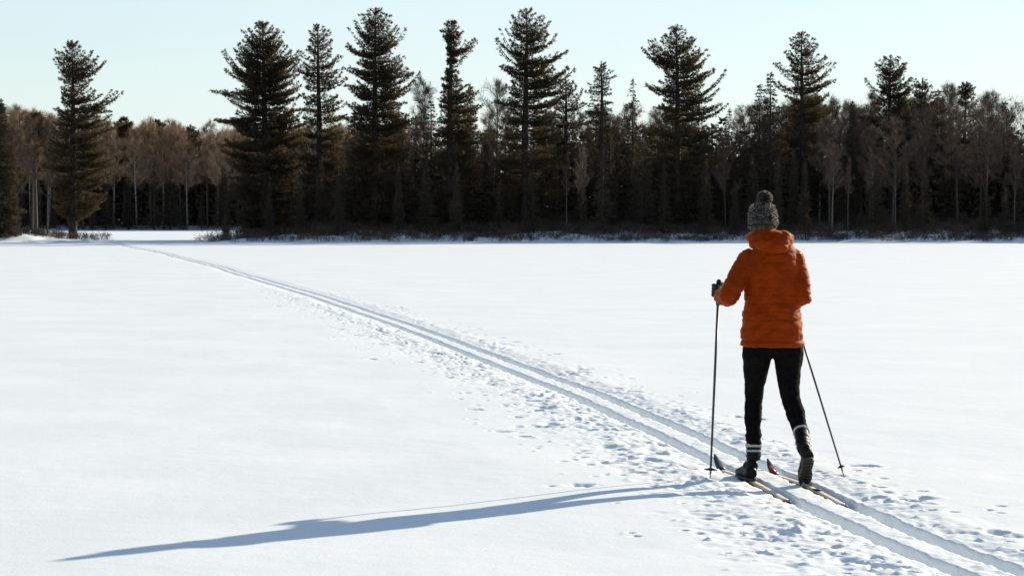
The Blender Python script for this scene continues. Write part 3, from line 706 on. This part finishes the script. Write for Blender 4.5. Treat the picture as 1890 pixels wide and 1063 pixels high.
# trousers
t_ = MB()
t_.tube([PP(1427, 618), PP(1427, 645), PP(1426, 660)], [.165, .165, .14], 18, ry=[.11, .11, .095])
def leg(pts): t_.tube([p[0] for p in pts], [p[1] for p in pts], 16, ry=[p[1] * 1.12 for p in pts])
leg([(PP(1399, 632), .090), (PP(1398, 655), .093), (PP(1396, 685, .04), .078), (PP(1393, 712, .08), .063), (PP(1392, 738, .10), .056), (PP(1391, 765, .07), .055), (PP(1391, 790, .05), .052), (PP(1392, 806, .05), .049), (PP(1392, 824, .04), .046)])
leg([(PP(1455, 632), .092), (PP(1456, 655), .095), (PP(1456, 685, -.02), .080), (PP(1457, 712, -.06), .067), (PP(1461, 738, -.09), .060), (PP(1469, 762, -.14), .058), (PP(1475, 782, -.19), .052), (PP(1480, 799, -.24), .047)])
def tr_disp(c, n):
    z = c[:, 2]
    low = .3 + 1.2 * (1 - sstep(.25, .62, z))
    return .0055 * low * (fbm(c[:, 0] * 9, c[:, 1] * 9, z * 42, seed=3, oct=3)) + .003 * vnoise(c[:, 0] * 25, c[:, 1] * 25, z * 25, seed=8)
remesh('trousers', t_, .0075, M['trousers'], person, 3, tr_disp, ORI)

# jacket
j = MB()
tors = [(640, 1426.5, .186, .118, 0), (634, 1426.5, .195, .128, 0), (610, 1426, .195, .132, 0), (580, 1425.5, .185, .130, .01), (550, 1425.5, .177, .128, .01), (520, 1426, .178, .132, .02),
        (495, 1426, .180, .135, .03), (475, 1425, .170, .122, .04), (460, 1423, .142, .10, .04), (448, 1420, .095, .075, .05), (438, 1416, .07, .065, .05)]
j.tube([PP(x, y, dy) for y, x, a, b, dy in tors], [q[2] for q in tors], 28, ry=[q[3] * 1.18 for q in tors], up=(1, 0, 0))
def arm(pts): j.tube([p[0] for p in pts], [p[1] for p in pts], 16); [j.ellipsoid(p[0], (p[1],) * 3, 14, 10) for p in pts[1:-1]]
arm([(PP(1392, 468, .04), .055), (PP(1380, 480, .03), .070), (PP(1366, 505, 0), .068), (PP(1354, 530, -.04), .065), (PP(1347, 546, -.05), .064), (PP(1341, 549, .01), .061), (PP(1335, 546, .07), .055), (PP(1331, 543, .12), .043)])
arm([(PP(1458, 468, .04), .055), (PP(1466, 480, .03), .068), (PP(1473, 505, 0), .067), (PP(1478, 530, -.04), .064), (PP(1480, 544, -.05), .064), (PP(1476, 549, .01), .060), (PP(1468, 547, .07), .055), (PP(1460, 544, .12), .043)])
def jk_disp(c, n):
    x, y, z = c[:, 0] - ORI[0], c[:, 1] - ORI[1], c[:, 2]
    wav = z + .010 * vnoise(x * 9, y * 9, z * 3, seed=17) + .02 * x
    fr = np.abs(((wav / .052) % 1) - .5) * 2            # 1 at a seam
    q = -.0080 * sstep(.74, 1.0, fr) * (.6 + .4 * vnoise(x * 6, y * 6, z * 9, seed=12))
    diag = z + .55 * np.abs(x + .02) - .25 * x
    wr = fbm(x * 4 + 3, y * 5, diag * 17, seed=27, oct=3)
    amp = .0075 + .015 * np.exp(-((z - 1.02) / .13)**2)
    puck = .0025 * vnoise(x * 40, y * 40, z * 18, seed=31) * sstep(.3, .9, fr)
    hem = .006 * np.exp(-((z - .835) / .012)**2) - .008 * np.exp(-((z - .862) / .008)**2)
    return q + amp * wr + puck + hem
jacket = remesh('jacket', j, .0065, M['jacket'], person, 4, jk_disp, ORI)
# hood lying round the neck and on the back
h = MB(); path = []; rr1 = []
for a in np.linspace(0, 2 * np.pi, 29)[:-1]:
    bk = (1 - math.sin(a)) / 2      # 1 at the back (towards the camera)
    path.append(PP(1416 + 8 * bk, 438 + 8 * bk, .045) + np.array([math.cos(a) * (.088 + .022 * bk), math.sin(a) * (.080 + .015 * bk), 0])); rr1.append(.034 + .024 * bk)
path = np.array(path + path[:2]); rr1 = np.array(rr1 + rr1[:2]); h.tube(path, rr1, 12, up=(0, 0, 1), ry=rr1)
h.ellipsoid(PP(1425, 449, -.07), (.108, .060, .056), 20, 12)
h.ellipsoid(PP(1446, 441, -.01), (.052, .075, .052), 16, 10)
h.ellipsoid(PP(1391, 441, -.01), (.048, .070, .044), 16, 10)
h.ellipsoid(PP(1434, 456, -.08), (.07, .05, .045), 16, 10); h.ellipsoid(PP(1420, 440, -.02), (.11, .085, .055), 20, 12)
h.ellipsoid(PP(1412, 430, .0), (.060, .07, .045), 16, 10)
def hd_disp(c, n):
    x, y, z = c[:, 0] - ORI[0], c[:, 1] - ORI[1], c[:, 2]
    return .014 * fbm(x * 6, y * 7, (z + .7 * np.abs(x - .02)) * 22, seed=37, oct=3) - .005 * np.exp(-(((z - 1.475 - .3 * (x - .02)**2 + .02 * np.sin(x * 25)) / .006)**2))
remesh('hood', h, .006, M['jacket'], jacket, 6, hd_disp, ORI)

# hat and bobble
ht = MB()
hp = [(425, 1408, .080, .088), (418, 1408, .089, .098), (408, 1408, .094, .104), (398, 1408, .0935, .104), (390, 1408.5, .088, .098), (383, 1409.5, .075, .085), (378, 1410, .056, .064), (375.5, 1410, .03, .035)]
ht.tube([PP(x, y, .04) for y, x, a, b in hp], [q[2] * .93 for q in hp], 24, ry=[q[3] * .95 for q in hp], up=(1, 0, 0))
HC = PP(1409, 402, .04)
def ht_disp(c, n):
    an = np.arctan2(c[:, 1] - HC[1], c[:, 0] - HC[0]); z = c[:, 2] - HC[2]
    return .0022 * vnoise(an * 14, z * 170, seed=4) + .0025 * vnoise(an * 5, z * 40, seed=2) + .004 * np.exp(-((z + .045) / .02)**2)
hat = remesh('hat', ht, .005, M['hat'], person, 2, ht_disp, ORI)
n = len(hat.data.vertices); co = np.empty(n * 3, np.float32); no = np.empty(n * 3, np.float32)
hat.data.vertices.foreach_get('co', co); hat.data.vertex_normals.foreach_get('vector', no); co = co.reshape(-1, 3); no = no.reshape(-1, 3)
fz = np.random.default_rng(9); pk = fz.choice(n, 1000); f_ = MB(); f_.blades(co[pk].astype(float), no[pk].astype(float), 1, .013, .0022, .6, fz)
f_.build('wool_fuzz', M['fuzz'], hat)
pc = PP(1411, 367, .04) - ORI
pm = MB(); pm.ellipsoid(pc, (.034, .034, .034), 16, 12)
dv = norm(fz.normal(0, 1, (5200, 3))); pm.blades(pc + dv * .024, dv, 1, .025, .0030, .25, fz, lj=.15)
pmo = pm.build('pompom', M['pompom'], hat)
dv = norm(fz.normal(0, 1, (900, 3))); pf = MB(); pf.blades(pc + dv * .040, dv, 1, .011, .0022, .3, fz); pf.build('wool_fuzz', M['fuzz'], hat)

# gloves: palm, four curled fingers, thumb closed on the grip
def glove(c, wr, side, axis):
    g = MB(); c = np.asarray(c); a = axis / np.linalg.norm(axis); r = np.array([1.0, 0, 0]); r = r - (r @ a) * a; r /= np.linalg.norm(r); fwd = np.cross(a, r)
    def L(u, v, w): return c + r * (u * side) + fwd * v + a * w          # side=+1: left hand (palm on the left of the grip)
    for i, (w, ln) in enumerate(((.030, .95), (.010, 1.05), (-.010, 1.0), (-.029, .82))):
        g.tube([L(-.022, -.045, w * .8), L(-.034, -.012, w), L(-.031, .022 * ln, w), L(-.012, .036 * ln, w), L(.013, .032 * ln, w), L(.024, .010, w * 1.02), L(.018, -.008, w)],
               [.013, .0135, .012, .0115, .011, .0105, .009], 9)
    g.tube([L(-.012, -.070, 0), L(-.026, -.035, 0), L(-.032, .0, 0)], [.026, .032, .028], 12, ry=[.017, .016, .013], up=a)
    g.tube([L(-.006, -.050, .018), L(.012, -.030, .036), L(.022, -.006, .044), L(.018, .016, .046)], [.016, .0145, .013, .011], 9)
    g.tube([wr, (wr + L(-.014, -.06, 0)) / 2, L(-.014, -.055, 0)], [.031, .029, .026], 12)
    return remesh('glove', g, .0032, M['glove'], person, 2, None, ORI)
LT, LG = P(1312, 884, 14.18), P(1327, 522, YB + .215)
RT, RG_ = P(1559, 878, CH * F / (878 - HY)), P(1449, 524, YB + .215)
def along(a, b, d): return a + (b - a) / np.linalg.norm(b - a) * d
LGc = along(LG, LT, .05); RGc = along(RG_, RT, .05)
glove(LGc, LA['wr'], 1, LG - LT); glove(RGc, RA['wr'], -1, RG_ - RT)

# boots
def boot(heel, toe, shaft_top, shaft_ank, solen, label, flip):
    """heel, toe: points on the sole; solen: direction out of the sole"""
    heel, toe, st, sa, sn = map(lambda q: np.asarray(q, float), (heel, toe, shaft_top, shaft_ank, solen))
    ax = (toe - heel); L = np.linalg.norm(ax); ax /= L; up = -sn / np.linalg.norm(sn); up = up - (up @ ax) * ax; up /= np.linalg.norm(up); sd = np.cross(ax, up)
    b = MB()
    def Q(s, u): return heel + ax * (s * L) + up * u
    b.tube([Q(.02, .045), Q(.10, .048), Q(.30, .050), Q(.50, .044), Q(.70, .036), Q(.88, .031), Q(.99, .026)], [.030, .037, .036, .040, .045, .040, .020], 14, ry=[.030, .044, .048, .040, .032, .027, .016], up=sd)
    b.tube([sa, sa + (st - sa) * .35, sa + (st - sa) * .7, st], np.array([.044, .045, .047, .049]) * (.93 if flip < 0 else 1), 16)
    b.ellipsoid((sa + Q(.15, .06)) / 2, (.040, .044, .045), 14, 10); b.ellipsoid(Q(.34, .075), (.034, .045, .04), 14, 10)
    bo = remesh('boot', b, .005, M['boot'], person, 2, lambda c, n: .0022 * vnoise(c[:, 0] * 40, c[:, 1] * 40, c[:, 2] * 40, seed=4), ORI)
    if label: bo['label'] = label
    s_ = MB(); pr = [(0, .024), (.06, .033), (.2, .034), (.4, .031), (.6, .040), (.78, .043), (.92, .034), (1.03, .022)]
    top = [Q(s, .014) + sd * w * k for k in (-1, 1) for s, w in (pr if k < 0 else pr[::-1])]
    bot = [p - up * .018 for p in top]; m_ = len(top)
    V = np.array(top + bot) - ORI; c0 = V[:m_].mean(0); c1 = V[m_:].mean(0); V = np.vstack([V, c0, c1])
    s_.add(V, [(2 * m_, (i + 1) % m_, i) for i in range(m_)] + [(2 * m_ + 1, m_ + i, m_ + (i + 1) % m_) for i in range(m_)], [(i, (i + 1) % m_, m_ + (i + 1) % m_, m_ + i) for i in range(m_)])
    s_.build('sole', M['sole'], bo)
    # tread lugs
    for k in range(7):
        s0 = .06 + k * .135
        w = np.interp(s0, [p[0] for p in pr], [p[1] for p in pr]) * .8
        lg = MB(); cc = Q(s0, -.006) - ORI; h_ = .012
        V = [cc + ax * (i * h_) + sd * (q * w) + up * (u * .004) for i in (-1, 1) for q in (-1, 1) for u in (-1, 1)]
        lg.add(V, None, [(0, 1, 3, 2), (4, 6, 7, 5), (0, 4, 5, 1), (2, 3, 7, 6), (0, 2, 6, 4), (1, 5, 7, 3)]); lg.build('tread_lug', M['ski_black'], bo)
    ck = MB()     # sock cuff rolled over the shaft
    dr = (st - sa) / np.linalg.norm(st - sa)
    ck.tube([st - dr * .012 - ORI, st - ORI, st + dr * .010 - ORI], [.0505, .0525, .050], 18, cap=True); ck.build('cuff', M['sock'], bo, True)
    for k in (.28, .62):
        s2 = MB(); c = sa + (st - sa) * k - ORI; s2.tube([c - dr * .006, c + dr * .006], [.0485 + .001 * k, .0485 + .001 * k], 18, cap=False); s2.build('strap', M['lace'] if k > .5 and flip > 0 else M['boot'], bo, True)
    for k in range(5):
        s0 = .40 + k * .09; c = Q(s0, np.interp(s0, [.4, .8], [.088, .062])) - ORI; w = .022
        lc = MB(); lc.tube([c - sd * w - up * .008, c + up * .004 + ax * .004, c + sd * w - up * .008], .0028, 6); lc.build('lace', M['lace'], bo, True)
    return bo
# ski poses: tail -> tip on the snow
def sk(Yv, c): return np.array([trackx(np.array([Yv]))[0] + c, Yv, -.046])
lt, ltp = sk(13.22, -.145), sk(15.15, -.150)
rt, rtp = sk(13.02, .130), sk(14.85, .130)
def on_ski(a, b, Yv, dz): u = (Yv - a[1]) / (b[1] - a[1]); p = a + (b - a) * u; return p + np.array([0, 0, dz])
hl = on_ski(lt, ltp, 14.09, .035); tl = on_ski(lt, ltp, 14.36, .035) + np.array([-.02, 0, 0])
boot(hl, tl, PP(1392, 822, .04), PP(1392, 850, .03), (0, 0, -1), 'left boot standing flat on its ski', 1)
toe_r = on_ski(rt, rtp, 13.88, .040) + np.array([-.014, 0, 0]); ang = math.radians(40)
ax_r = np.array([-.01, math.cos(ang), -math.sin(ang)]); ax_r /= np.linalg.norm(ax_r); heel_r = toe_r - ax_r * .27
snr = np.array([0, -math.sin(ang), -math.cos(ang)])
boot(heel_r, toe_r, PP(1480, 798, -.245), heel_r + np.array([-.022, .055, .05]), snr, 'right boot with its heel lifted and sole showing', -1)

# ------------------------------------------------------------------ skis
def ski(tail, tip, label, red):
    d = tip - tail; L = np.linalg.norm(d); yaw = math.atan2(-d[0], d[1])
    root = empty('ski', tail); root.rotation_euler = (0, 0, yaw); tag(root, label, 'ski', 'cross-country skis')
    n = 46; s = np.linspace(0, 1.0, n); y = s * L
    wd = np.interp(s, [0, .01, .05, .5, .85, .92, .97, 1], [.015, .023, .0245, .0225, .025, .024, .017, .004])
    z = .010 * np.sin(np.pi * np.clip(s / .88, 0, 1)) + .085 * np.clip((s - .86) / .14, 0, 1)**1.7
    th = np.interp(s, [0, .1, .5, .85, 1], [.008, .012, .020, .010, .006])
    def sect(i0, i1, mat, name, zo0, zo1, inset=0):
        v = []; f = []
        for i in range(i0, i1):
            w = wd[i] - inset; v += [(-w, y[i], z[i] + zo0(i)), (w, y[i], z[i] + zo0(i)), (w, y[i], z[i] + zo1(i)), (-w, y[i], z[i] + zo1(i))]
        m_ = i1 - i0
        for i in range(m_ - 1):
            a = i * 4; b = a + 4
            for q in range(4): f.append((a + q, a + (q + 1) % 4, b + (q + 1) % 4, b + q))
        f.append((3, 2, 1, 0)); e = (m_ - 1) * 4; f.append((e, e + 1, e + 2, e + 3))
        return MB().add(v, None, f).build(name, mat, root)
    it = int(n * .88)
    sect(0, n, M['ski_side'], 'core', lambda i: 0, lambda i: th[i])
    sect(2, it, M['ski_top'], 'top_sheet', lambda i: th[i] - .001, lambda i: th[i] + .003, .001)
    sect(it, n, M['ski_black'], 'tip_cap', lambda i: -.001, lambda i: th[i] + .003, -.001)
    sect(0, 2, M['ski_black'], 'tail_cap', lambda i: -.001, lambda i: th[i] + .004, -.0015)
    if red: sect(it + 1, n - 2, M['ski_red'], 'red_mark', lambda i: th[i] + .002, lambda i: th[i] + .0045, .008)
    yb_ = (toe_r if red else tl)[1] - tail[1]
    b = MB()
    def bx(cx, cy, cz, sx, sy, sz):
        V = [(cx + i * sx, cy + j_ * sy, cz + k_ * sz) for i in (-1, 1) for j_ in (-1, 1) for k_ in (-1, 1)]
        b.add(V, None, [(0, 1, 3, 2), (4, 6, 7, 5), (0, 4, 5, 1), (2, 3, 7, 6), (0, 2, 6, 4), (1, 5, 7, 3)])
    zt_ = .010 + .020
    bx(0, yb_ + .01, zt_ + .006, .024, .045, .007); bx(0, yb_ + .045, zt_ + .018, .018, .012, .010); bx(-.026, yb_ - .01, zt_ + .012, .003, .03, .012); bx(.026, yb_ - .01, zt_ + .012, .003, .03, .012)
    b.build('binding', M['steel'], root)
    hb = MB(); b = hb; bx(0, yb_ - .24, zt_ + .003, .020, .03, .004); hb.build('heel_plate', M['ski_black'], root)
    return root
ski(lt, ltp, 'left wooden-topped ski under the flat boot, black upturned tip', False)
ski(rt, rtp, 'right wooden-topped ski under the lifted heel, black tip with a red mark', True)

# ------------------------------------------------------------------ poles
def pole(tip, top, label, rshaft, bs=1.0):
    root = empty('ski_pole', tip); tag(root, label, 'ski pole', 'ski poles')
    d = top - tip; L = np.linalg.norm(d); u = d / L; T = lambda q: u * q
    MB().tube([T(.03), T(.5 * L), T(L - .13)], [rshaft * .75, rshaft * .95, rshaft], 10).build('shaft', M['carbon'], root, True)
    MB().tube([T(L - .145), T(L - .13), T(L - .10), T(L - .04), T(L - .012), T(L + .012), T(L + .022)], [.010, .0135, .013, .014, .017, .016, .007], 12).build('grip', M['grip'], root, True)
    MB().tube([T(-.04), T(.0), T(.035)], [.0015, .0045, .0055], 8).build('tip', M['steel'], root, True)
    bk = MB(); c = T(.055)
    a = np.cross(u, [0, 1, 0]); a /= np.linalg.norm(a); b2 = np.cross(u, a)
    V = []; m_ = 24
    for zz in (-.003, .003):
        for k in range(m_):
            th = k * 2 * np.pi / m_; r_ = bs * (.034 + .007 * math.cos(th * 6))
            V.append(c + a * r_ * math.cos(th) + b2 * r_ * math.sin(th) + u * zz)
    V += [c - u * .006, c + u * .014]
    bk.add(V, [(2 * m_, (i + 1) % m_, i) for i in range(m_)] + [(2 * m_ + 1, m_ + i, m_ + (i + 1) % m_) for i in range(m_)], [(i, (i + 1) % m_, m_ + (i + 1) % m_, m_ + i) for i in range(m_)])
    bk.build('basket', M['grip'], root)
    sp = MB(); pts = [T(L - .005) + a * .012]
    for k in np.linspace(0, 1, 14): pts.append(T(L - .01 - .06 * math.sin(k * np.pi)) + a * (.012 + .02 * math.sin(k * np.pi)) - b2 * (.05 * math.sin(k * np.pi)) * 0 + np.array([0, -.03 * math.sin(k * np.pi), 0]))
    sp.tube(pts, .006, 6, ry=.0018); sp.build('strap', M['grip'], root)
    return root
pole(LT, LG, 'left ski pole planted upright in the snow beside the ski tip, basket showing', .0085)
pole(RT, RG_, 'right ski pole slanting out from behind the skier to the right', .0070, .55)
print('trees', cnt, 'objects', len(bpy.data.objects))
